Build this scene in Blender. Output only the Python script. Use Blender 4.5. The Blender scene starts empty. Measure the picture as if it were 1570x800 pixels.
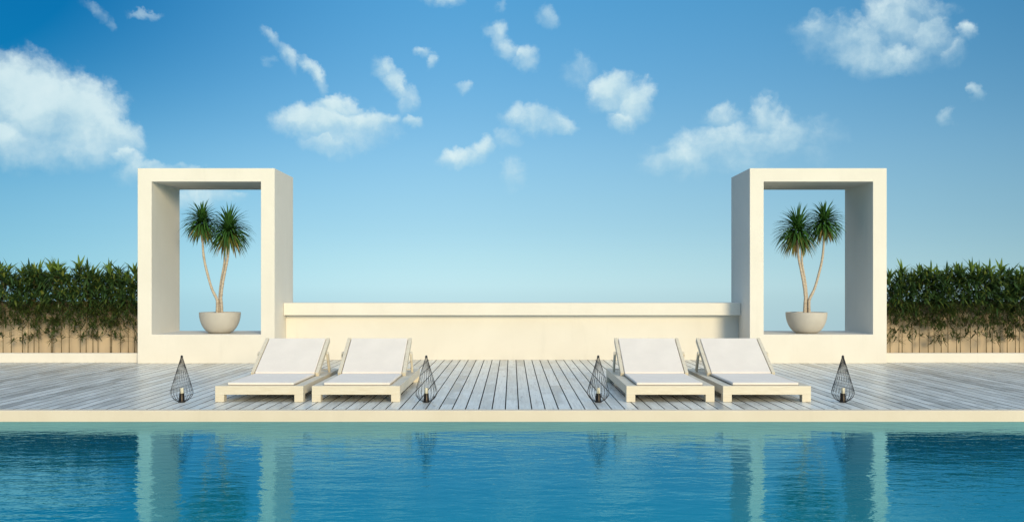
import bpy, bmesh, math, random
from mathutils import Vector, Matrix

R = math.radians
random.seed(7)
scene = bpy.context.scene
COL = scene.collection
CAM_H = 1.2
F_PX = 1450.0

# ------------------------------------------------------------------ helpers
def link(name, bm, mats, parent=None, smooth=False, bevel=0.0, segs=2):
    me = bpy.data.meshes.new(name)
    bm.normal_update()
    bm.to_mesh(me)
    bm.free()
    if not isinstance(mats, (list, tuple)):
        mats = [mats]
    for m in mats:
        me.materials.append(m)
    if smooth:
        me.polygons.foreach_set('use_smooth', [True] * len(me.polygons))
    o = bpy.data.objects.new(name, me)
    COL.objects.link(o)
    if parent:
        o.parent = parent
    if bevel:
        b = o.modifiers.new('bevel', 'BEVEL')
        b.width = bevel
        b.segments = segs
        b.limit_method = 'ANGLE'
        b.harden_normals = False
    return o

def tag(o, label=None, cat=None, group=None, kind=None):
    if label: o['label'] = label
    if cat: o['category'] = cat
    if group: o['group'] = group
    if kind: o['kind'] = kind
    return o

def empty(name, loc, label, cat, group=None):
    o = bpy.data.objects.new(name, None)
    o.empty_display_size = 0.1
    o.location = loc
    COL.objects.link(o)
    return tag(o, label, cat, group)

def copy_thing(root, loc, label, group=None):
    r = root.copy()
    COL.objects.link(r)
    r.location = loc
    r['label'] = label
    if group: r['group'] = group
    for ch in list(root.children):
        c = ch.copy()
        COL.objects.link(c)
        c.parent = r
        for g in list(ch.children):
            d = g.copy()
            COL.objects.link(d)
            d.parent = c
    return r

def box(bm, x0, x1, y0, y1, z0, z1, mat=0):
    v = [bm.verts.new(p) for p in ((x0,y0,z0),(x1,y0,z0),(x1,y1,z0),(x0,y1,z0),
                                   (x0,y0,z1),(x1,y0,z1),(x1,y1,z1),(x0,y1,z1))]
    for f in ((0,3,2,1),(4,5,6,7),(0,1,5,4),(1,2,6,5),(2,3,7,6),(3,0,4,7)):
        fc = bm.faces.new([v[i] for i in f])
        fc.material_index = mat

def bar(bm, a, b, side, w, t, mat=0):
    """a box between points a and b; width w along `side`, thickness t across."""
    a, b, side = Vector(a), Vector(b), Vector(side).normalized()
    d = (b - a).normalized()
    n = d.cross(side).normalized()
    vs = []
    for p in (a, b):
        for sx, sn in ((-1,-1),(1,-1),(1,1),(-1,1)):
            vs.append(bm.verts.new(p + side*sx*w/2 + n*sn*t/2))
    fs = [(0,1,2,3),(7,6,5,4),(0,4,5,1),(1,5,6,2),(2,6,7,3),(3,7,4,0)]
    for f in fs:
        fc = bm.faces.new([vs[i] for i in f]); fc.material_index = mat

def tube(bm, pts, radii, n=6, caps=True, mat=0):
    pts = [Vector(p) for p in pts]
    if not isinstance(radii, (list, tuple)):
        radii = [radii]*len(pts)
    rings = []
    ref = Vector((0.31, 0.95, 0.05)).normalized()
    for i, p in enumerate(pts):
        if i == 0: d = pts[1]-pts[0]
        elif i == len(pts)-1: d = pts[-1]-pts[-2]
        else: d = pts[i+1]-pts[i-1]
        d.normalize()
        s = d.cross(ref)
        if s.length < 1e-3: s = d.cross(Vector((1,0,0)))
        s.normalize()
        t = s.cross(d).normalized()
        rings.append([bm.verts.new(p + (s*math.cos(2*math.pi*k/n)+t*math.sin(2*math.pi*k/n))*radii[i]) for k in range(n)])
    for i in range(len(rings)-1):
        for k in range(n):
            f = bm.faces.new((rings[i][k], rings[i][(k+1)%n], rings[i+1][(k+1)%n], rings[i+1][k]))
            f.material_index = mat; f.smooth = True
    if caps:
        f = bm.faces.new(rings[0][::-1]); f.material_index = mat
        f = bm.faces.new(rings[-1]); f.material_index = mat

def lathe(bm, prof, n=32, mat=0):
    """prof: list of (r, z); r = 0 ends close."""
    rings = []
    for r, z in prof:
        if r < 1e-6:
            rings.append([bm.verts.new((0,0,z))])
        else:
            rings.append([bm.verts.new((r*math.cos(2*math.pi*k/n), r*math.sin(2*math.pi*k/n), z)) for k in range(n)])
    for a, b in zip(rings, rings[1:]):
        for k in range(n):
            k2 = (k+1) % n
            if len(a) == 1 and len(b) == 1: continue
            if len(a) == 1: f = bm.faces.new((a[0], b[k2], b[k]))
            elif len(b) == 1: f = bm.faces.new((a[k], a[k2], b[0]))
            else: f = bm.faces.new((a[k], a[k2], b[k2], b[k]))
            f.material_index = mat; f.smooth = True

# ------------------------------------------------------------------ materials
class NT:
    def __init__(self, tree):
        self.t = tree
    def n(self, typ, **kw):
        nd = self.t.nodes.new(typ)
        ins = kw.pop('ins', {})
        for k, v in kw.items():
            setattr(nd, k, v)
        for k, v in ins.items():
            self.set(nd.inputs[k], v)
        return nd
    def set(self, sock, v):
        if isinstance(v, bpy.types.NodeSocket):
            self.t.links.new(v, sock)
        else:
            sock.default_value = v
    def math(self, op, a, b=0.0, c=0.0, clamp=False):
        nd = self.t.nodes.new('ShaderNodeMath')
        nd.operation = op; nd.use_clamp = clamp
        for i, v in enumerate((a, b, c)):
            self.set(nd.inputs[i], v)
        return nd.outputs[0]
    def vmath(self, op, a, b=(0,0,0), out=0):
        nd = self.t.nodes.new('ShaderNodeVectorMath')
        nd.operation = op
        self.set(nd.inputs[0], a)
        if op == 'SCALE': self.set(nd.inputs['Scale'], b)
        else: self.set(nd.inputs[1], b)
        return nd.outputs[out]
    def mix(self, fac, a, b, blend='MIX'):
        nd = self.t.nodes.new('ShaderNodeMix')
        nd.data_type = 'RGBA'; nd.blend_type = blend
        nd.clamp_result = False
        self.set(nd.inputs[0], fac)
        self.set(nd.inputs[6], a if isinstance(a, bpy.types.NodeSocket) else (*a[:3], 1))
        self.set(nd.inputs[7], b if isinstance(b, bpy.types.NodeSocket) else (*b[:3], 1))
        return nd.outputs[2]
    def ramp(self, fac, stops, interp='LINEAR'):
        nd = self.t.nodes.new('ShaderNodeValToRGB')
        cr = nd.color_ramp
        cr.interpolation = interp
        while len(cr.elements) < len(stops): cr.elements.new(0.5)
        while len(cr.elements) > len(stops): cr.elements.remove(cr.elements[-1])
        for i, (p, c) in enumerate(stops):
            cr.elements[i].position = p
        for i, (p, c) in enumerate(stops):
            if isinstance(c, (int, float)): c = (c, c, c)
            cr.elements[i].color = (*c[:3], 1)
        self.set(nd.inputs[0], fac)
        return nd.outputs[0]
    def smooth(self, v, lo, hi):
        nd = self.t.nodes.new('ShaderNodeMapRange')
        nd.interpolation_type = 'SMOOTHSTEP'
        self.set(nd.inputs[0], v)
        nd.inputs[1].default_value = lo; nd.inputs[2].default_value = hi
        return nd.outputs[0]
    def noise(self, vec, scale, detail=4, rough=0.5, dist=0.0, dims='3D', out='Fac'):
        nd = self.t.nodes.new('ShaderNodeTexNoise')
        nd.noise_dimensions = dims
        if vec is not None: self.set(nd.inputs['Vector'], vec)
        nd.inputs['Scale'].default_value = scale
        nd.inputs['Detail'].default_value = detail
        nd.inputs['Roughness'].default_value = rough
        nd.inputs['Distortion'].default_value = dist
        return nd.outputs[out]
    def mapping(self, vec, loc=(0,0,0), rot=(0,0,0), scale=(1,1,1), typ='POINT'):
        nd = self.t.nodes.new('ShaderNodeMapping')
        nd.vector_type = typ
        self.set(nd.inputs[0], vec)
        nd.inputs[1].default_value = loc; nd.inputs[2].default_value = rot; nd.inputs[3].default_value = scale
        return nd.outputs[0]

def new_mat(name):
    m = bpy.data.materials.new(name)
    m.use_nodes = True
    nt = NT(m.node_tree)
    bsdf = m.node_tree.nodes['Principled BSDF']
    return m, nt, bsdf

def obj_co(nt): return nt.n('ShaderNodeTexCoord').outputs['Object']
def pos(nt): return nt.n('ShaderNodeNewGeometry').outputs['Position']
def island(nt): return nt.n('ShaderNodeNewGeometry').outputs['Random Per Island']

def bump(nt, bsdf, height, strength, dist):
    b = nt.n('ShaderNodeBump')
    b.inputs['Strength'].default_value = strength
    b.inputs['Distance'].default_value = dist
    nt.set(b.inputs['Height'], height)
    nt.set(bsdf.inputs['Normal'], b.outputs[0])

def plaster(name, c0, c1, rough=0.75, stain=0.06):
    m, nt, b = new_mat(name)
    p = pos(nt)
    big = nt.noise(p, 1.3, 5, 0.6)
    fine = nt.noise(p, 60, 4, 0.6)
    col = nt.mix(nt.smooth(big, 0.35, 0.68), c0, c1)
    st = nt.noise(nt.mapping(p, scale=(3.5, 3.5, 0.5)), 1.6, 5, 0.65)
    col = nt.mix(nt.math('MULTIPLY', nt.smooth(st, 0.52, 0.8), stain*4), col, tuple(c*0.8 for c in c0))
    nt.set(b.inputs['Base Color'], col)
    b.inputs['Roughness'].default_value = rough
    b.inputs['Specular IOR Level'].default_value = 0.3
    h = nt.math('ADD', fine, nt.math('MULTIPLY', nt.noise(p, 9, 3), 1.6))
    bump(nt, b, h, 0.25, 0.003)
    return m

M_wall = plaster('white_plaster', (0.755, 0.71, 0.625), (0.785, 0.74, 0.655))
M_cope = plaster('cream_stone', (0.75, 0.645, 0.50), (0.79, 0.685, 0.54), 0.6)
M_tan = plaster('tan_plaster', (0.60, 0.475, 0.335), (0.66, 0.53, 0.38), 0.85, 0.12)
M_pot = plaster('pale_concrete', (0.50, 0.465, 0.41), (0.57, 0.53, 0.475), 0.6, 0.1)

def wood_paint():
    m, nt, b = new_mat('cream_painted_wood')
    p = obj_co(nt)
    g = nt.noise(nt.mapping(p, scale=(2.0, 2.0, 38)), 3.0, 5, 0.6, 0.4)
    g2 = nt.noise(p, 5, 3)
    col = nt.mix(nt.smooth(g, 0.3, 0.72), (0.66, 0.575, 0.435), (0.75, 0.68, 0.545))
    col = nt.mix(nt.math('MULTIPLY', nt.smooth(g2, 0.5, 0.75), 0.35), col, (0.70, 0.60, 0.44))
    nt.set(b.inputs['Base Color'], col)
    b.inputs['Roughness'].default_value = 0.5
    bump(nt, b, g, 0.15, 0.002)
    return m
M_wood = wood_paint()

def fabric(name, c):
    m, nt, b = new_mat(name)
    p = obj_co(nt)
    w1 = nt.n('ShaderNodeTexWave', bands_direction='X', ins={'Vector': p, 'Scale': 140.0}).outputs['Fac']
    w2 = nt.n('ShaderNodeTexWave', bands_direction='Y', ins={'Vector': p, 'Scale': 140.0}).outputs['Fac']
    big = nt.noise(p, 4.5, 4, 0.6)
    nt.set(b.inputs['Base Color'], nt.mix(nt.smooth(big, 0.3, 0.75), tuple(x*0.94 for x in c), c))
    b.inputs['Roughness'].default_value = 0.9
    b.inputs['Sheen Weight'].default_value = 0.15
    h = nt.math('ADD', nt.math('MULTIPLY', nt.math('MULTIPLY', w1, w2), 0.25), nt.math('MULTIPLY', big, 6.0))
    bump(nt, b, h, 0.25, 0.004)
    return m
M_fabric = fabric('off_white_canvas', (0.86, 0.785, 0.715))

def simple(name, c, rough=0.5, metal=0.0, spec=0.5):
    m, nt, b = new_mat(name)
    p = obj_co(nt)
    n_ = nt.noise(p, 25, 4)
    nt.set(b.inputs['Base Color'], nt.mix(n_, tuple(x*0.85 for x in c), tuple(min(1, x*1.15) for x in c)))
    b.inputs['Roughness'].default_value = rough
    b.inputs['Metallic'].default_value = metal
    b.inputs['Specular IOR Level'].default_value = spec
    return m
M_black = simple('black_metal', (0.012, 0.012, 0.014), 0.45)
M_bronze = simple('dark_bronze', (0.03, 0.022, 0.016), 0.35, 0.6)
M_wax = simple('cream_wax', (0.72, 0.66, 0.50), 0.5)
M_soil = simple('dark_soil', (0.05, 0.036, 0.024), 0.95)
M_dark = simple('dark_underlay', (0.025, 0.024, 0.023), 0.9)

def deck_mat():
    m, nt, b = new_mat('whitewashed_boards')
    p = pos(nt)
    r = island(nt)
    off = nt.n('ShaderNodeCombineXYZ', ins={'X': nt.math('MULTIPLY', r, 37.0), 'Y': nt.math('MULTIPLY', r, 91.0), 'Z': nt.math('MULTIPLY', r, 13.0)}).outputs[0]
    q = nt.vmath('ADD', p, off)
    grain = nt.noise(nt.mapping(q, scale=(48, 1.6, 48)), 1.0, 6, 0.65, 0.6)
    patch = nt.noise(nt.mapping(q, scale=(5, 1.4, 5)), 1.0, 5, 0.65)
    wear = nt.noise(nt.mapping(q, scale=(16, 2.6, 16)), 1.0, 6, 0.7, 1.2)
    base = nt.ramp(r, [(0.0, (0.42, 0.415, 0.40)), (0.3, (0.74, 0.735, 0.715)), (0.65, (0.84, 0.835, 0.82)), (0.85, (0.62, 0.615, 0.60)), (1.0, (0.78, 0.775, 0.755))])
    col = nt.mix(nt.math('MULTIPLY', nt.smooth(grain, 0.42, 0.66), 0.6), base, (0.44, 0.43, 0.42))
    col = nt.mix(nt.math('MULTIPLY', nt.smooth(patch, 0.45, 0.68), 0.75), col, (0.88, 0.875, 0.86))
    col = nt.mix(nt.math('MULTIPLY', nt.smooth(wear, 0.58, 0.72), 0.85), col, (0.30, 0.275, 0.25))
    # knots
    v = nt.n('ShaderNodeTexVoronoi', ins={'Vector': nt.mapping(q, scale=(5.0, 1.7, 5.0)), 'Scale': 1.0, 'Randomness': 1.0}).outputs['Distance']
    kn = nt.math('SUBTRACT', 1.0, nt.smooth(v, 0.03, 0.12))
    col = nt.mix(nt.math('MULTIPLY', kn, 0.8), col, (0.11, 0.095, 0.085))
    col = nt.mix(1.0, col, (0.975, 1.0, 0.975), 'MULTIPLY')
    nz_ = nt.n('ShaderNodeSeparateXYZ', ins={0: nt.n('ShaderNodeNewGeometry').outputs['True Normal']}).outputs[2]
    col = nt.mix(nt.smooth(nz_, 0.6, 0.9), (0.15, 0.14, 0.13), col)          # board side faces darker than the tops, so the gaps stand out
    nt.set(b.inputs['Base Color'], col)
    nt.set(b.inputs['Roughness'], nt.math('ADD', 0.20, nt.math('MULTIPLY', patch, 0.25)))
    b.inputs['Specular IOR Level'].default_value = 0.6
    bump(nt, b, nt.math('ADD', grain, nt.math('MULTIPLY', kn, -0.5)), 0.35, 0.003)
    return m
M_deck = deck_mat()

def leaf_mat(name, c_dark, c_mid, c_lite, rough=0.42, trans=0.25):
    m, nt, b = new_mat(name)
    r = island(nt)
    col = nt.ramp(r, [(0.0, c_dark), (0.45, c_mid), (0.8, c_mid), (1.0, c_lite)])
    nt.set(b.inputs['Base Color'], col)
    b.inputs['Roughness'].default_value = rough
    b.inputs['Specular IOR Level'].default_value = 0.35
    tr = nt.n('ShaderNodeBsdfTranslucent')
    nt.set(tr.inputs['Color'], nt.mix(1.0, col, (1.5, 1.6, 0.6), 'MULTIPLY'))
    mx = nt.n('ShaderNodeMixShader')
    mx.inputs[0].default_value = trans
    nt.set(mx.inputs[1], b.outputs[0]); nt.set(mx.inputs[2], tr.outputs[0])
    out = m.node_tree.nodes['Material Output']
    nt.set(out.inputs['Surface'], mx.outputs[0])
    return m
M_bleaf = leaf_mat('bamboo_leaf', (0.014, 0.034, 0.014), (0.046, 0.092, 0.028), (0.20, 0.24, 0.05), 0.30, 0.18)
M_blow = leaf_mat('bamboo_low_leaf', (0.026, 0.046, 0.013), (0.06, 0.09, 0.023), (0.15, 0.18, 0.04), 0.4, 0.2)
M_btip = leaf_mat('bamboo_tip_leaf', (0.08, 0.13, 0.025), (0.15, 0.23, 0.04), (0.24, 0.30, 0.06), 0.4, 0.2)
M_culm = simple('bamboo_culm', (0.14, 0.10, 0.038), 0.45)
M_yleaf = leaf_mat('yucca_green_leaf', (0.026, 0.075, 0.02), (0.055, 0.145, 0.032), (0.11, 0.21, 0.045), 0.35, 0.2)
M_ylite = leaf_mat('yucca_pale_leaf', (0.07, 0.10, 0.025), (0.12, 0.15, 0.04), (0.20, 0.20, 0.06), 0.45, 0.2)
M_ydry = leaf_mat('yucca_dry_leaf', (0.24, 0.16, 0.05), (0.34, 0.24, 0.08), (0.42, 0.30, 0.12), 0.6, 0.2)

def bark_mat():
    m, nt, b = new_mat('pale_bark')
    p = obj_co(nt)
    g = nt.noise(nt.mapping(p, scale=(14, 14, 70)), 1.0, 5, 0.65)
    col = nt.mix(nt.smooth(g, 0.3, 0.7), (0.40, 0.325, 0.245), (0.60, 0.50, 0.39))
    nt.set(b.inputs['Base Color'], col)
    b.inputs['Roughness'].default_value = 0.85
    bump(nt, b, g, 0.4, 0.004)
    return m
M_bark = bark_mat()

WATER_BODY = (0.003, 0.11, 0.19)
WATER_REFL = (0.38, 0.82, 0.93)
def water_mat():
    m = bpy.data.materials.new('pool_water')
    m.use_nodes = True
    nt = NT(m.node_tree)
    m.node_tree.nodes.remove(m.node_tree.nodes['Principled BSDF'])
    out = m.node_tree.nodes['Material Output']
    p = pos(nt)
    # ripples: a slow swell, mid wavelets with long crests, and fine chop
    w0 = nt.noise(nt.mapping(p, scale=(0.9, 2.0, 1)), 1.0, 2, 0.5, 0.3)
    w1 = nt.noise(nt.mapping(p, rot=(0,0,R(6)), scale=(4.4, 9.5, 1)), 1.0, 3, 0.55, 0.5)
    w2 = nt.noise(nt.mapping(p, rot=(0,0,R(-9)), scale=(12.0, 24.0, 1)), 1.0, 2, 0.5, 0.4)
    h = nt.math('ADD', nt.math('MULTIPLY', w0, 0.006), nt.math('ADD', nt.math('MULTIPLY', w1, 0.0033), nt.math('MULTIPLY', w2, 0.0008)))
    bp = nt.n('ShaderNodeBump')
    bp.inputs['Strength'].default_value = 1.0
    bp.inputs['Distance'].default_value = 1.0
    nt.set(bp.inputs['Height'], h)
    dif = nt.n('ShaderNodeBsdfDiffuse')
    tone = nt.noise(nt.mapping(p, scale=(0.35, 0.5, 1)), 1.0, 3)
    far_fac = nt.smooth(nt.n('ShaderNodeSeparateXYZ', ins={0: p}).outputs[1], 4.0, 8.6)     # body colour paler near the camera, darker towards the terrace
    body = nt.mix(far_fac, (0.005, 0.25, 0.32), WATER_BODY)
    nt.set(dif.inputs['Color'], nt.mix(tone, nt.mix(1.0, body, (0.85, 0.85, 0.85), 'MULTIPLY'), nt.mix(1.0, body, (1.15, 1.15, 1.15), 'MULTIPLY')))
    gl = nt.n('ShaderNodeBsdfGlossy')
    gl.inputs['Color'].default_value = (*WATER_REFL, 1)
    gl.inputs['Roughness'].default_value = 0.01
    nt.set(gl.inputs['Normal'], bp.outputs[0])
    fr = nt.n('ShaderNodeFresnel')
    fr.inputs['IOR'].default_value = 1.62
    nt.set(fr.inputs['Normal'], bp.outputs[0])
    mx = nt.n('ShaderNodeMixShader')
    nt.set(mx.inputs[0], fr.outputs[0])
    nt.set(mx.inputs[1], dif.outputs[0]); nt.set(mx.inputs[2], gl.outputs[0])
    nt.set(out.inputs['Surface'], mx.outputs[0])
    return m
M_water = water_mat()
M_tile = simple('pool_tile', (0.10, 0.38, 0.45), 0.3)

# ------------------------------------------------------------------ setting
EDGE = 9.206
WATER_Z = -0.108
XW = 15.0

bm = bmesh.new()
box(bm, -XW, XW, -8.0, EDGE - 0.004, -1.6, WATER_Z)
tag(link('pool_water', bm, M_water), kind='structure')

bm = bmesh.new()
box(bm, -XW - 0.4, XW + 0.4, EDGE, EDGE + 0.10, -1.8, 0.0)        # deck side
box(bm, -XW - 0.4, XW + 0.4, -8.5, -8.004, -1.8, 0.0)
box(bm, -XW - 0.4, -XW - 0.004, -8.0, EDGE - 0.003, -1.8, -0.002)
box(bm, XW + 0.004, XW + 0.4, -8.0, EDGE - 0.003, -1.8, -0.002)
tag(link('pool_coping', bm, M_cope, bevel=0.006), kind='structure')

bm = bmesh.new()
box(bm, -XW - 0.4, XW + 0.4, -8.6, EDGE + 0.05, -2.1, -1.85)
tag(link('pool_floor', bm, M_tile), kind='structure')

# deck: single boards running away from the pool, with butt joints
bm = bmesh.new()
BW, GAP = 0.131, 0.012
x = -XW
Y0, Y1 = EDGE + 0.105, 16.3
while x < XW:
    y = Y0 - random.uniform(0.0, 3.2)
    while y < Y1:
        L = random.choice((2.4, 3.0, 3.6, 4.2)) + random.uniform(-0.1, 0.1)
        a, c = max(y, Y0), min(y + L, Y1)
        if c - a > 0.05:
            dz = random.uniform(-0.0015, 0.0)
            box(bm, x + GAP/2, x + BW - GAP/2, a + 0.0015, c - 0.0015, -0.028, dz)
        y += L
    x += BW
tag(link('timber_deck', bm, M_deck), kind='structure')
bm = bmesh.new()
box(bm, -XW - 0.4, XW + 0.4, EDGE + 0.102, 16.4, -1.8, -0.03)
tag(link('terrace_slab', bm, M_dark), kind='structure')

# ------------------------------------------------------------------ portals
PF, PB = 14.87, 16.13
def portal(x0, x1, ix0, ix1, label):
    zt, zi, zb = 3.067, 2.856, 0.456
    bm = bmesh.new()
    outer = [(x0, 0.0), (x1, 0.0), (x1, zt), (x0, zt)]
    inner = [(ix0, zb), (ix1, zb), (ix1, zi), (ix0, zi)]
    V = {}
    for k, yy in (('f', PF), ('b', PB)):
        V[k] = ([bm.verts.new((a, yy, b)) for a, b in outer], [bm.verts.new((a, yy, b)) for a, b in inner])
    for i in range(4):
        j = (i+1) % 4
        of, inf = V['f']; ob, inb = V['b']
        bm.faces.new((of[i], of[j], inf[j], inf[i]))
        bm.faces.new((ob[j], ob[i], inb[i], inb[j]))
        bm.faces.new((of[j], of[i], ob[i], ob[j]))
        bm.faces.new((inf[i], inf[j], inb[j], inb[i]))
    o = link('portal_frame', bm, M_wall, bevel=0.006)
    return tag(o, label, 'portal frame', 'rectangular white portals')
portal(-5.887, -3.733, -5.667, -3.949, 'tall white rectangular portal framing the potted yucca, left end of the parapet wall')
portal(3.739, 5.893, 3.958, 5.676, 'tall white rectangular portal framing the potted yucca, right end of the parapet wall')

# ------------------------------------------------------------------ parapet between the portals
root = empty('parapet_wall', (0, 15.7, 0), 'long low cream parapet wall with overhanging coping between the two white portals', 'wall')
def local(bm, o):
    bmesh.ops.translate(bm, verts=bm.verts, vec=-Vector(o.location))
bm = bmesh.new(); box(bm, -3.731, 3.737, 15.62, 15.98, 0.0, 0.74); local(bm, root)
link('wall_body', bm, M_wall, root)
bm = bmesh.new(); box(bm, -3.730, 3.736, 15.44, 16.08, 0.741, 0.942); local(bm, root)
link('coping', bm, M_wall, root, bevel=0.006)

# ------------------------------------------------------------------ planted beds at both sides
for s, side, xa, xb in ((-1, 'left', -XW, -5.889), (1, 'right', 5.895, XW)):
    bm = bmesh.new(); box(bm, xa, xb, 15.04, 15.13, 0.0, 0.152)
    tag(link('planter_kerb', bm, M_wall, bevel=0.005), 'low white kerb in front of the bamboo bed on the far %s' % side, 'kerb', 'low white bed kerbs')
    bm = bmesh.new(); box(bm, xa, xb, 15.66, 15.80, 0.0, 0.965)
    tag(link('garden_wall', bm, M_tan, bevel=0.005), 'tan rendered garden wall behind the bamboo on the far %s' % side, 'wall', 'tan garden walls')
    bm = bmesh.new()
    nx = 60
    rows = []
    for j in range(5):
        yy = 15.131 + j*(15.659-15.131)/4
        rows.append([bm.verts.new((xa + (xb-xa)*i/nx, yy, 0.105 + random.uniform(-0.015, 0.015))) for i in range(nx+1)])
    for j in range(4):
        for i in range(nx):
            bm.faces.new((rows[j][i], rows[j][i+1], rows[j+1][i+1], rows[j+1][i]))
    tag(link('soil', bm, M_soil, smooth=True), kind='structure')

# ------------------------------------------------------------------ bamboo
def leaf(bm, base, d, up, L, W, droop=0.15, fold=0.25, mat=0):
    """lanceolate leaf of six verts per side, folded along the midrib and bending down."""
    d = d.normalized()
    s = d.cross(up)
    if s.length < 1e-3: s = d.cross(Vector((1, 0, 0)))
    s.normalize()
    n = s.cross(d).normalized()
    prof = ((0.0, 0.12), (0.28, 1.0), (0.62, 0.72), (1.0, 0.0))
    mids, lefts, rights = [], [], []
    for t, w in prof:
        c = base + d*(L*t) + Vector((0, 0, -droop*L*t*t))
        mids.append(bm.verts.new(c))
        if w > 0:
            hw = W*0.5*w
            lefts.append(bm.verts.new(c - s*hw + n*hw*fold))
            rights.append(bm.verts.new(c + s*hw + n*hw*fold))
    for i in range(2):
        for q in ((mids[i], mids[i+1], lefts[i+1], lefts[i]), (rights[i], rights[i+1], mids[i+1], mids[i])):
            f = bm.faces.new(q); f.material_index = mat
    f = bm.faces.new((mids[2], mids[3], lefts[2])); f.material_index = mat
    f = bm.faces.new((rights[2], mids[3], mids[2])); f.material_index = mat

def fan(bm, rng, c, axis, n, L, W, spread, mat):
    axis = axis.normalized()
    a = axis.orthogonal().normalized()
    b = axis.cross(a)
    for k in range(n):
        th = 2*math.pi*k/n + rng.uniform(-0.4, 0.4)
        sp = spread*rng.uniform(0.45, 1.1)
        d = axis*math.cos(sp) + (a*math.cos(th)+b*math.sin(th))*math.sin(sp)
        leaf(bm, c, d, Vector((rng.uniform(-.3,.3), rng.uniform(-.3,.3), 1)), L*rng.uniform(0.7, 1.15), W*rng.uniform(0.8, 1.15), rng.uniform(0.05, 0.4), 0.25, mat)

def bamboo_meshes(seed):
    rng = random.Random(seed)
    H = rng.uniform(1.22, 1.36)
    lean = Vector((rng.uniform(-0.03, 0.03), rng.uniform(-0.04, 0.03), 0))
    def at(t): return Vector((lean.x*t*t, lean.y*t*t, H*t))
    bm = bmesh.new()
    N = 11
    pts, rad = [], []
    for i in range(N+1):
        t = i/N
        r = 0.0062*(1-0.55*t)
        if 0 < i < N:
            for dt, k in ((-0.006, 1.0), (0.0, 1.35), (0.006, 1.0)):
                pts.append(at(t+dt)); rad.append(r*k)
        else:
            pts.append(at(t)); rad.append(r)
    tube(bm, pts, rad, 7)
    fo = bmesh.new()
    # leaf sprays on short side twigs
    zs = []
    for i in range(34):
        zs.append(0.60 + 0.33*rng.random())
    for i in range(30):
        zs.append(0.34 + 0.28*rng.random())
    for i in range(rng.choice((4, 5, 5, 6))):
        zs.append(rng.uniform(0.15, 0.36))
    for t in zs:
        p0 = at(t)
        th = rng.uniform(0, 2*math.pi)
        Lt = rng.uniform(0.05, 0.20) * (1.0 if t > 0.4 else 0.8)
        dr = Vector((math.cos(th), 0.75*math.sin(th), rng.uniform(0.1, 0.8))).normalized()
        p1 = p0 + dr*Lt
        if p1.y > 0.20: p1.y = 0.20
        tube(bm, [p0, p0.lerp(p1, 0.5)+Vector((0,0,0.008)), p1], [0.0022, 0.0016, 0.001], 3, caps=False)
        big = t > 0.9
        if t < 0.61:
            fan(fo, rng, p1, dr + Vector((0, -0.1, 0.05)), rng.choice((5, 6, 7)), 0.125, 0.022, 1.05, 2)
        else:
            fan(fo, rng, p1, dr + Vector((0, -0.1, 0.05)), rng.choice((5, 6, 7)), 0.17 if not big else 0.19, 0.034, 1.05, 0)
    # crown spray at the tip
    top = at(1.0)
    for k in range(5):
        ax = Vector((rng.uniform(-0.5, 0.5), rng.uniform(-0.5, 0.3), 1))
        fan(fo, rng, top + Vector((rng.uniform(-.04,.04), rng.uniform(-.06,.02), -0.06*k + 0.03)), ax, 11, 0.27, 0.036, 1.0, 1 if k < 2 and rng.random() < 0.75 else 0)
    return bm, fo

variants = []
for sd in range(8):
    cb, fb = bamboo_meshes(100 + sd)
    r0 = empty('bamboo_plant', (0, 0, 0), 'x', 'bamboo')
    link('culm', cb, M_culm, r0)
    link('foliage', fb, [M_bleaf, M_btip, M_blow], r0)
    variants.append(r0)
lz = [-760, -705, -650, -600, -540, -480, -425, -365, -310, -260, -210, -160, -105, -52, 20, 73, 145, 181, 220, 251, 332, 340, 397, 447, 518, 556, 600, 633, 712, 720, 778, 828, 868]
rz = [104, 161, 182, 247, 293, 350, 388, 434, 478, 533, 557, 623, 668, 725, 764, 814, 860, 913, 938, 1010, 1060, 1115, 1170, 1225, 1280, 1330, 1390, 1450, 1505, 1560, 1620, 1675]
k = 0
for zx, x0, lab, grp in ((lz, 0, 'slender green bamboo in the dense row against the tan wall, left of the left portal', 'bamboo plants in the left bed'),
                         (rz, 1340, 'slender green bamboo in the dense row against the tan wall, right of the right portal', 'bamboo plants in the right bed')):
    prev = None
    for z in zx:
        px = x0 + z*0.2375
        Y = random.uniform(15.30, 15.46)
        if prev is not None and z - prev < 14: Y += 0.06
        prev = z
        loc = ((px-785)*Y/F_PX, Y, 0.10)
        if abs(loc[0]) < 5.887: 
            loc = (math.copysign(5.93, loc[0]), Y, 0.10)
        if k < len(variants):
            o = variants[k]; o.location = loc; o['label'] = lab; o['group'] = grp
        else:
            o = copy_thing(variants[k % 8 if k % 3 else (k*5+3) % 8], loc, lab, grp)
        s = random.uniform(0.94, 1.05)
        o.scale = (s*random.choice((-1, 1)), s, s)
        k += 1

# ------------------------------------------------------------------ bowl planters and yuccas
def catmull(pts, n):
    P = [Vector(p) for p in pts]
    P = [P[0]*2-P[1]] + P + [P[-1]*2-P[-2]]
    out = []
    for i in range(1, len(P)-2):
        for k in range(n):
            t = k/n
            out.append(0.5*((2*P[i]) + (P[i+1]-P[i-1])*t + (2*P[i-1]-5*P[i]+4*P[i+1]-P[i+2])*t*t + (3*P[i]-P[i-1]-3*P[i+1]+P[i+2])*t**3))
    out.append(P[-2])
    return out

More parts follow.
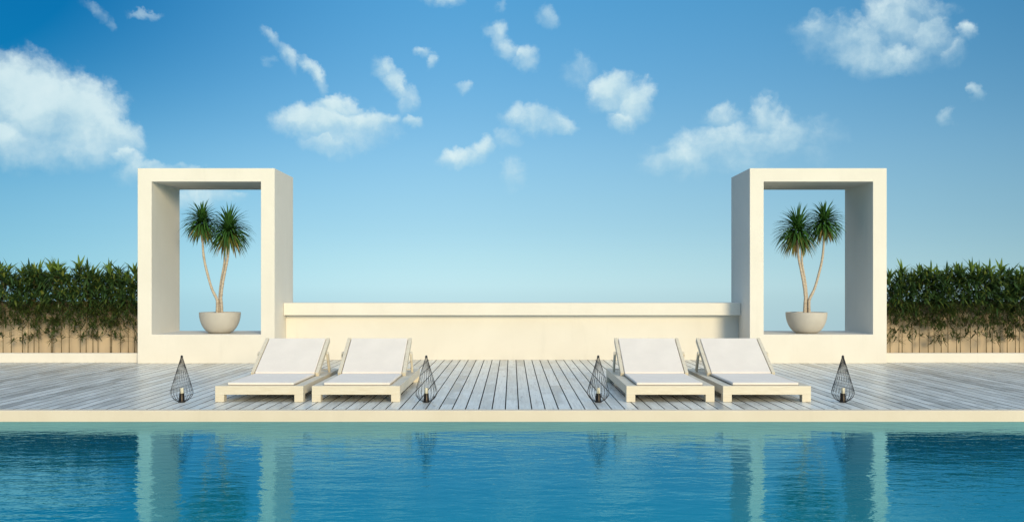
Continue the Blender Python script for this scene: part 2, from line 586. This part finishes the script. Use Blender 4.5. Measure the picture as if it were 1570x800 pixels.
def strap(bm, base, d, L, W, droop, mat):
    d = d.normalized()
    s = d.cross(Vector((0, 0, 1)))
    if s.length < 1e-2: s = Vector((1, 0, 0))
    s.normalize()
    pts = []
    p = base.copy(); dd = d.copy()
    N = 6
    for i in range(N+1):
        pts.append(p.copy())
        dd = (dd + Vector((0, 0, -droop/N*(0.4 + 1.2*i/N)))).normalized()
        p = p + dd*(L/N)
    prof = (0.75, 1.0, 0.95, 0.82, 0.62, 0.36, 0.0)
    prev = None
    for i, q in enumerate(pts):
        t = (pts[min(i+1, N)] - pts[max(i-1, 0)]).normalized()
        n = s.cross(t).normalized()
        hw = W*0.5*prof[i]
        if i == N:
            cur = [bm.verts.new(q)]
        else:
            cur = [bm.verts.new(q - s*hw + n*hw*0.35), bm.verts.new(q), bm.verts.new(q + s*hw + n*hw*0.35)]
        if prev:
            if len(cur) == 3:
                fs = [(prev[0], prev[1], cur[1], cur[0]), (prev[1], prev[2], cur[2], cur[1])]
            else:
                fs = [(prev[0], prev[1], cur[0]), (prev[1], prev[2], cur[0])]
            for f in fs:
                fc = bm.faces.new(f); fc.material_index = mat; fc.smooth = True
        prev = cur

def yucca(cx, cy, cz, mir, lab):
    S = 1.0/94.6
    def P(px, py, dy=0.0):          # pixel of the left plant -> local point
        return Vector(((px-337.3)*S*mir, dy, (510.4-py)*S))
    root = empty('yucca_plant', (cx, cy, cz), lab, 'potted plant', 'yuccas in bowl planters')
    rng = random.Random(11)
    def trunk(pts, r0, r1):
        c = catmull(pts, 7)
        n = len(c)
        bm = bmesh.new()
        tube(bm, c, [(r0+(r1-r0)*i/(n-1))*(1+rng.uniform(-0.07, 0.07)) for i in range(n)], 10)
        link('trunk', bm, M_bark, root)
    trunk([P(333.2, 482, -.01), P(333.6, 466, -.01), P(332.5, 458, -.01), P(326, 444, -.02), P(319.5, 425), P(313.5, 400), P(311, 378), P(310.8, 352)], 0.025, 0.0165)
    trunk([P(337, 482, .02), P(336.5, 462, .02), P(336, 452, .03), P(337.5, 432, .05), P(342.5, 403, .05), P(343, 385, .05), P(347, 364, .03)], 0.022, 0.0155)
    trunk([P(340.8, 482, -.02), P(340, 466, -.02), P(339.8, 455, -.03), P(343, 432, -.04), P(348.5, 405, -.04), P(350.8, 388, -.03), P(350.5, 362, -.02)], 0.026, 0.017)
    for (hx, hy, rad, num, dy) in ((309.8, 341, 0.385, 210, 0.0), (350.8, 354, 0.46, 270, 0.0)):
        bm = bmesh.new()
        c = P(hx, hy, dy)
        for i in range(num):
            u = (i+0.5)/num
            el = math.asin(1 - 1.72*u)            # from straight up to hanging
            az = i*2.39996 + rng.uniform(-0.2, 0.2)
            d = Vector((math.cos(az)*math.cos(el), math.sin(az)*math.cos(el), math.sin(el)))
            b = c + Vector((0, 0, 0.06 - 0.15*u)) + Vector((d.x, d.y, 0))*0.022
            L = rad*rng.uniform(0.82, 1.10)*(1.0 - 0.12*abs(math.sin(el)))
            if u > 0.93: mat = 2 if rng.random() < 0.75 else 1
            elif u > 0.78: mat = 1 if rng.random() < 0.75 else (2 if rng.random() < 0.4 else 0)
            elif u > 0.6: mat = 1 if rng.random() < 0.18 else 0
            else: mat = 0
            strap(bm, b, d, L, 0.036*rng.uniform(0.8, 1.15), 0.5 + 0.95*math.cos(el)*rng.uniform(0.6, 1.2), mat)
        link('leaf_crown', bm, [M_yleaf, M_ylite, M_ydry], root)

def bowl(cx, cy, cz, lab):
    root = empty('bowl_planter', (cx, cy, cz), lab, 'planter', 'bowl planters on the portal sills')
    prof = [(0, 0.0), (0.150, 0.0), (0.167, 0.008)]
    for i in range(1, 13):
        t = i/12
        a = t*math.pi/2
        prof.append((0.167 + (0.326-0.167)*math.sin(a)**1.3, 0.008 + 0.318*(1-math.cos(a))**1.0*0.98 + 0.01*t))
    prof += [(0.326, 0.334), (0.318, 0.338), (0.308, 0.334), (0.300, 0.285)]
    bm = bmesh.new(); lathe(bm, prof, 48)
    link('bowl', bm, M_pot, root)
    bm = bmesh.new(); lathe(bm, [(0.2985, 0.288), (0.2, 0.300), (0.1, 0.296), (0, 0.302)], 32)
    link('soil_fill', bm, M_soil, root)

YP = 15.32
xl = (337.3-785)*YP/F_PX
xr = (1236.3-785)*YP/F_PX
bowl(xl, YP, 0.457, 'pale rounded concrete bowl planter on the sill of the left portal')
bowl(xr, YP, 0.457, 'pale rounded concrete bowl planter on the sill of the right portal')
yucca(xl, YP, 0.457, 1, 'two headed yucca whose taller head leans left, in the left portal')
yucca(xr, YP, 0.457, -1, 'two headed yucca whose taller head leans right, in the right portal')

# ------------------------------------------------------------------ sun loungers
def lounger(loc, lab):
    root = empty('sun_lounger', loc, lab, 'sun lounger', 'sun loungers in two pairs')
    W, L = 0.92, 2.14
    h0, h1 = 0.077, 0.167
    rw = 0.095
    def part(name, *b, mat=M_wood, bev=0.0015):
        bm = bmesh.new(); box(bm, *b)
        return link(name, bm, mat, root, bevel=bev)
    part('end_rail', -W/2, W/2, 0, rw, h0, h1)
    part('end_rail', -W/2, W/2, L-rw, L, h0, h1)
    part('side_rail', -W/2, -W/2+rw, rw+0.0015, L-rw-0.0015, h0, h1)
    part('side_rail', W/2-rw, W/2, rw+0.0015, L-rw-0.0015, h0, h1)
    for sx in (-1, 1):
        for y0 in (0.0, L-0.095):
            xa, xb = sorted((sx*W/2, sx*(W/2-0.092)))
            part('leg', xa, xb, y0, y0+0.095, 0.0, h0-0.0005)
    bm = bmesh.new()
    y = 0.115
    while y < L-0.19:
        box(bm, -W/2+rw+0.001, W/2-rw-0.001, y, y+0.075, 0.140, 0.160)
        y += 0.095
    link('slat_panel', bm, M_wood, root, bevel=0.003)
    # seat mattress
    bm = bmesh.new(); box(bm, -0.347, 0.347, 0.055, 1.13, 0.170, 0.198)
    link('seat_mattress', bm, M_fabric, root, bevel=0.009, segs=3)
    # reclined backrest, hinge at y = 1.12
    A = Vector((0, 1.105, 0.172)); B = Vector((0, 1.80, 0.548))
    d = (B-A).normalized(); n = Vector((0, -d.z, d.y))
    bm = bmesh.new()
    bar(bm, A+d*0.02+n*0.012, B-d*0.008+n*0.012, (1,0,0), 0.694, 0.040)
    link('back_mattress', bm, M_fabric, root, bevel=0.010, segs=3)
    for sx in (-1, 1):
        bm = bmesh.new()
        o_ = Vector((sx*0.3745, 0, 0))
        bar(bm, A+o_+d*0.015+n*0.0, B+o_+n*0.0, (1,0,0), 0.040, 0.062)
        link('back_rail', bm, M_wood, root, bevel=0.004)
    bm = bmesh.new()
    for t in (0.25, 0.55, 0.96):
        c = A.lerp(B, t) - n*0.022
        bar(bm, c-Vector((0.354,0,0)), c+Vector((0.354,0,0)), d, 0.07, 0.022)
    link('back_slats', bm, M_wood, root, bevel=0.003)
    for sx in (-1, 1):
        p0 = A.lerp(B, 0.62) + Vector((sx*0.414, 0, 0)) + n*0.004
        p1 = Vector((sx*0.414, 1.67, 0.170))
        bm = bmesh.new()
        bar(bm, p0, p1, (1,0,0), 0.026, 0.055)
        link('prop_strut', bm, M_wood, root, bevel=0.006)
    return root
LF = 9.886
sc = F_PX/LF
l1 = lounger(((397.3-785)/sc, LF, 0.001), 'white sun lounger left of its twin, standing right of the leftmost black lantern')
copy_thing(l1, ((545.6-785)/sc, LF, 0.001), 'white sun lounger of the left pair, beside the lantern left of centre')
copy_thing(l1, ((1028.0-785)/sc, LF, 0.001), 'white sun lounger of the right pair, beside the lantern right of centre')
copy_thing(l1, ((1176.0-785)/sc, LF, 0.001), 'white sun lounger right of its twin, standing left of the rightmost black lantern')

# ------------------------------------------------------------------ wire lanterns
def lantern(loc, lab):
    root = empty('wire_lantern', loc, lab, 'lantern', 'black wire lanterns on the deck')
    prof = [(0.034, 0.006), (0.072, 0.026), (0.100, 0.058), (0.115, 0.093), (0.108, 0.135), (0.088, 0.205), (0.064, 0.285), (0.039, 0.370), (0.018, 0.440), (0.009, 0.470)]
    bm = bmesh.new()
    cp = catmull([(r, 0, z) for r, z in prof], 3)
    NW = 40
    for k in range(NW):
        tw = (0.4 if k % 2 else -0.4)
        pts = []
        for i, q in enumerate(cp):
            a = 2*math.pi*k/NW + tw*(q.z/0.47)
            pts.append((q.x*math.cos(a), q.x*math.sin(a), q.z))
        tube(bm, pts, 0.00115, 4, caps=False)
    for rr, zz, th in ((0.034, 0.006, 0.004),):
        ring = [(rr*math.cos(2*math.pi*k/32), rr*math.sin(2*math.pi*k/32), zz) for k in range(33)]
        tube(bm, ring, th, 5, caps=False)
    link('wire_cage', bm, M_black, root)
    bm = bmesh.new(); lathe(bm, [(0, 0.462), (0.013, 0.462), (0.013, 0.474), (0.009, 0.487), (0, 0.489)], 14)
    link('top_cap', bm, M_black, root)
    bm = bmesh.new(); lathe(bm, [(0, 0.0), (0.033, 0.0), (0.033, 0.006), (0.030, 0.012), (0.0255, 0.088), (0.0255, 0.092), (0.021, 0.092), (0.021, 0.07), (0, 0.07)], 24)
    link('candle_holder', bm, M_bronze, root)
    bm = bmesh.new(); lathe(bm, [(0, 0.0705), (0.0195, 0.0705), (0.0195, 0.146), (0.016, 0.152), (0, 0.149)], 20)
    c = link('candle', bm, M_wax, root)
    bm = bmesh.new(); tube(bm, [(0, 0, 0.148), (0.001, 0, 0.157), (0.003, 0, 0.163)], 0.0012, 5)
    link('wick', bm, M_black, c)
    return root
LY = 9.87
def lx(px): return (px-785)*LY/F_PX
la = lantern((lx(278.7), LY, 0.001), 'black teardrop wire lantern with a candle, alone at the left end of the deck')
copy_thing(la, (lx(653.6), LY, 0.001), 'black teardrop wire lantern with a candle, right of the left pair of loungers')
copy_thing(la, (lx(917.2), LY, 0.001), 'black teardrop wire lantern with a candle, left of the right pair of loungers')
copy_thing(la, (lx(1292.3), LY, 0.001), 'black teardrop wire lantern with a candle, alone at the right end of the deck')

# ------------------------------------------------------------------ sky
SUN_EL, SUN_AZ = 13.0, 23.0       # sun behind the camera, to the right
w = bpy.data.worlds.new('World')
scene.world = w
w.use_nodes = True
nt = NT(w.node_tree)
bg = w.node_tree.nodes['Background']
d = nt.n('ShaderNodeTexCoord').outputs['Generated']
sep = nt.n('ShaderNodeSeparateXYZ', ins={0: d})
dx, dy, dz = sep.outputs
el = nt.math('ARCSINE', dz)
az = nt.math('ARCTAN2', dx, dy)
zc = nt.math('MULTIPLY', nt.math('ADD', dz, nt.math('SQRT', nt.math('MULTIPLY_ADD', dz, dz, 0.0006))), 0.5)   # soft floor at the horizon
sky = nt.n('ShaderNodeTexSky')
sky.sky_type = 'NISHITA'
sky.sun_disc = False
sky.sun_elevation = R(SUN_EL)
sky.sun_rotation = R(180 - SUN_AZ)
sky.altitude = 0
sky.air_density = 1.0
sky.dust_density = 0.6
sky.ozone_density = 1.5
nt.set(sky.inputs['Vector'], nt.n('ShaderNodeCombineXYZ', ins={'X': dx, 'Y': dy, 'Z': zc}).outputs[0])
SKY_K = 0.1
FILL_COL = (0.72, 0.87, 1.02)
TINT_GAIN = 2.973
TINT_STOPS = [ (0.1289, (0.320, 0.534, 1.000)), (0.1405, (0.320, 0.534, 1.000)), (0.1492, (0.318, 0.530, 0.990)), (0.1579, (0.315, 0.522, 0.973)), (0.1667, (0.309, 0.509, 0.944)), (0.1754, (0.281, 0.461, 0.849)), (0.1841, (0.256, 0.414, 0.744)), (0.1928, (0.241, 0.380, 0.654)), (0.2030, (0.229, 0.352, 0.578)), (0.2146, (0.221, 0.333, 0.516)), (0.2277, (0.219, 0.324, 0.474)), (0.2422, (0.221, 0.323, 0.447)), (0.2610, (0.222, 0.326, 0.431)), (0.2826, (0.218, 0.330, 0.425)), (0.3114, (0.200, 0.331, 0.422)), (0.3470, (0.179, 0.337, 0.432)), (0.3964, (0.154, 0.352, 0.455)), (0.4517, (0.133, 0.373, 0.497)), (0.5188, (0.111, 0.398, 0.557)), (0.6205, (0.105, 0.432, 0.648)) ]
tint = nt.ramp(nt.math('MULTIPLY_ADD', dz, 1.0/1.2, 0.2/1.2), TINT_STOPS)
sky_c = nt.mix(1.0, sky.outputs[0], tint, 'MULTIPLY')
sky_c = nt.vmath('SCALE', sky_c, TINT_GAIN)
# edge vignetting put into the sky colour, a little more so on the left
az_s = nt.math('ADD', az, -0.10)
lf = nt.smooth(nt.math('ABSOLUTE', az_s), 0.12, 0.75)
lf = nt.math('MULTIPLY', lf, nt.math('MULTIPLY_ADD', nt.smooth(az, 0.15, -0.15), 0.85, 0.55))
hi = nt.smooth(dz, 0.06, 0.30)
k_ = nt.math('MULTIPLY', lf, nt.math('MULTIPLY_ADD', hi, 0.62, 0.38), clamp=True)
sky_c = nt.mix(k_, sky_c, nt.mix(1.0, sky_c, (0.03, 0.43, 0.60), 'MULTIPLY'))
# overhead brightness added out of view to lighten the deck and seats
fill_mask = nt.math('MULTIPLY', nt.smooth(dz, 0.42, 0.72), nt.math('MULTIPLY_ADD', nt.noise(d, 3.0, 5, 0.6), 0.8, 0.45), clamp=True)
sky_c = nt.mix(fill_mask, sky_c, (FILL_COL[0]/SKY_K, FILL_COL[1]/SKY_K, FILL_COL[2]/SKY_K))

def pe(px, py):
    v = Vector((px-785, F_PX, 440-py)).normalized()
    return math.atan2(v.x, v.y), math.asin(v.z)
CL = [  # centre, radii in photo pixels at the camera's scale, tilt, weight
 (15,148,58,54,0,1.3),(60,168,68,58,-10,1.35),(112,180,66,52,-20,1.35),(160,198,48,34,-25,1.15),(85,222,90,32,0,1.0),(5,212,70,38,0,1.05),(192,212,26,18,-30,0.8),
 (186,240,18,14,-35,0.9),(206,262,22,24,-20,0.8),(238,262,36,15,-10,0.75),(290,258,26,8,0,0.5),(312,300,46,18,0,0.75),(360,296,22,8,0,0.45),
 (150,14,28,12,-40,0.45),(170,34,14,12,-50,0.35),(218,20,26,7,0,0.35),
 (422,66,22,10,-40,0.5),(442,88,24,14,-40,0.6),(412,96,14,10,0,0.35),(486,116,24,10,-50,0.75),(497,134,11,16,0,0.6),
 (515,168,40,18,0,1.15),(500,188,64,24,0,1.25),(466,190,36,15,0,1.0),(560,193,50,22,-6,1.15),(505,215,34,20,0,0.85),(592,190,22,14,0,0.9),(540,205,50,18,0,0.9),
 (590,106,20,13,-45,0.9),(606,130,24,15,-55,0.85),(622,155,18,22,0,0.6),(633,192,14,11,0,0.9),
 (738,228,18,16,40,0.85),(708,240,34,13,10,0.8),(785,268,20,26,0,0.40),
 (762,50,20,16,-30,0.6),(775,72,26,16,-30,0.6),(805,92,18,18,0,0.75),(840,25,18,17,0,0.5),(680,4,32,10,-10,0.7),(762,6,10,12,0,0.35),
 (790,180,22,22,0,0.65),(822,184,46,17,-4,0.85),(862,192,22,12,0,0.8),(778,210,22,18,0,0.5),
 (940,142,32,28,0,1.15),(968,158,32,28,0,1.1),(955,182,22,16,0,0.9),(885,105,30,26,0,0.48),(708,135,15,10,-20,0.5),(652,80,12,8,-20,0.5),(664,98,10,12,0,0.4),
 (1130,222,112,34,8,0.80),(1050,245,52,20,4,0.80),(1172,182,26,30,0,0.70),(1200,215,36,42,0,0.62),(1108,180,30,18,0,0.5),(1150,235,84,28,0,0.65),
 (1275,46,42,26,-15,0.70),(1312,64,66,34,-20,0.82),(1366,34,36,40,0,0.75),(1350,88,76,20,-8,0.85),(1424,50,26,42,8,0.70),(1402,16,46,18,0,0.62),(1392,92,40,18,15,0.75),
 (1458,86,20,18,20,0.48),(1498,146,11,12,0,0.50),(1445,178,14,13,0,0.28),(1485,55,16,18,0,0.33),
]
ae = nt.n('ShaderNodeCombineXYZ', ins={'X': az, 'Y': el, 'Z': 0.0}).outputs[0]
wn = nt.noise(ae, 30.0, 7, 0.62, 0.0, out='Color')
warp = nt.vmath('SCALE', nt.vmath('SUBTRACT', wn, (0.5, 0.5, 0.5)), 0.036)
aew = nt.vmath('ADD', ae, warp)
m_, h_ = None, None
for (cx, cy, rx, ry, rot, wt) in CL:
    a0, e0 = pe(cx, cy)
    aei = aew
    q_ = 1.12 if wt > 0.9 else 1.32
    if m_ is not None:                       # evaluate the clouds one after the other
        nd = nt.t.nodes.new('ShaderNodeVectorMath'); nd.operation = 'MULTIPLY_ADD'
        nt.set(nd.inputs[0], h_); nd.inputs[1].default_value = (1e-8, 1e-8, 0); nt.set(nd.inputs[2], aew)
        aei = nd.outputs[0]
    mp = nt.mapping(aei, (a0, e0, 0), (0, 0, R(rot)), (rx*q_/F_PX, ry*q_/F_PX, 1), 'TEXTURE')
    r2 = nt.vmath('DOT_PRODUCT', mp, mp, out=1)
    mi = nt.math('MULTIPLY_ADD', nt.math('MINIMUM', r2, 3.0), -1.0, wt)
    hy = nt.n('ShaderNodeSeparateXYZ', ins={0: mp}).outputs[1]
    if m_ is None:
        m_, h_ = mi, hy
    else:
        f = nt.math('MULTIPLY_ADD', nt.math('SUBTRACT', mi, m_), 2.0, 0.5, clamp=True)
        nd = nt.t.nodes.new('ShaderNodeMix'); nd.data_type = 'FLOAT'
        nt.set(nd.inputs[0], f); nt.set(nd.inputs[2], h_); nt.set(nd.inputs[3], hy)
        h_ = nd.outputs[0]
        m_ = nt.math('MAXIMUM', m_, mi)
nz = nt.noise(nt.vmath('ADD', ae, nt.vmath('SCALE', warp, 0.5)), 26.0, 8, 0.57)
nz2 = nt.noise(ae, 11.0, 4, 0.5)
dens = nt.math('ADD', m_, nt.math('MULTIPLY', nt.math('SUBTRACT', nz, 0.5), 2.3))
dens = nt.math('ADD', dens, nt.math('MULTIPLY', nt.math('SUBTRACT', nz2, 0.5), 0.6))
crisp = nt.math('MULTIPLY_ADD', nt.smooth(h_, -0.4, 0.7), 0.75, 0.75)   # firm tops, ragged soft bases
alpha = nt.math('MULTIPLY', nt.smooth(nt.math('MULTIPLY', dens, crisp), -0.3, 1.5), 0.93)
shade = nt.math('ADD', nt.math('MULTIPLY_ADD', h_, 0.35, 0.55), nt.math('MULTIPLY', nt.math('SUBTRACT', nz, 0.5), 0.9), clamp=True)
CG = 1.0/SKY_K
cl_c = nt.mix(shade, (0.42*CG, 0.67*CG, 0.77*CG), (0.78*CG, 0.92*CG, 0.93*CG))
low = nt.smooth(dz, -0.14, -0.05)
sky_c = nt.mix(low, (0.035/SKY_K, 0.06/SKY_K, 0.075/SKY_K), sky_c)   # dim ground tone set below the horizon to darken the portal undersides
front = nt.smooth(dy, 0.0, 0.2)
tot = nt.mix(nt.math('MULTIPLY', alpha, front), sky_c, cl_c)
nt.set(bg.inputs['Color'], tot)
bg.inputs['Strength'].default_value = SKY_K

# ------------------------------------------------------------------ sun
sun = bpy.data.lights.new('sun', 'SUN')
sun.energy = 3.05
sun.angle = R(15)
sun.color = (1.0, 0.805, 0.51)
so = bpy.data.objects.new('sun', sun)
COL.objects.link(so)
sd = Vector((math.sin(R(SUN_AZ))*math.cos(R(SUN_EL)), -math.cos(R(SUN_AZ))*math.cos(R(SUN_EL)), math.sin(R(SUN_EL))))
so.rotation_euler = sd.to_track_quat('Z', 'Y').to_euler()
so.location = sd*30

# ------------------------------------------------------------------ camera
cam = bpy.data.cameras.new('camera')
cam.sensor_width = 36
cam.lens = 36*F_PX/1570
cam.shift_y = 40/1570
cam.clip_end = 5000
co = bpy.data.objects.new('camera', cam)
COL.objects.link(co)
co.location = (0, 0, CAM_H)
co.rotation_euler = (R(90), 0, 0)
scene.camera = co

vs = scene.view_settings
vs.view_transform = 'Standard'
vs.look = 'None'
vs.exposure = 0
vs.gamma = 1
scene.render.engine = 'CYCLES'
scene.cycles.max_bounces = 8
scene.cycles.diffuse_bounces = 2
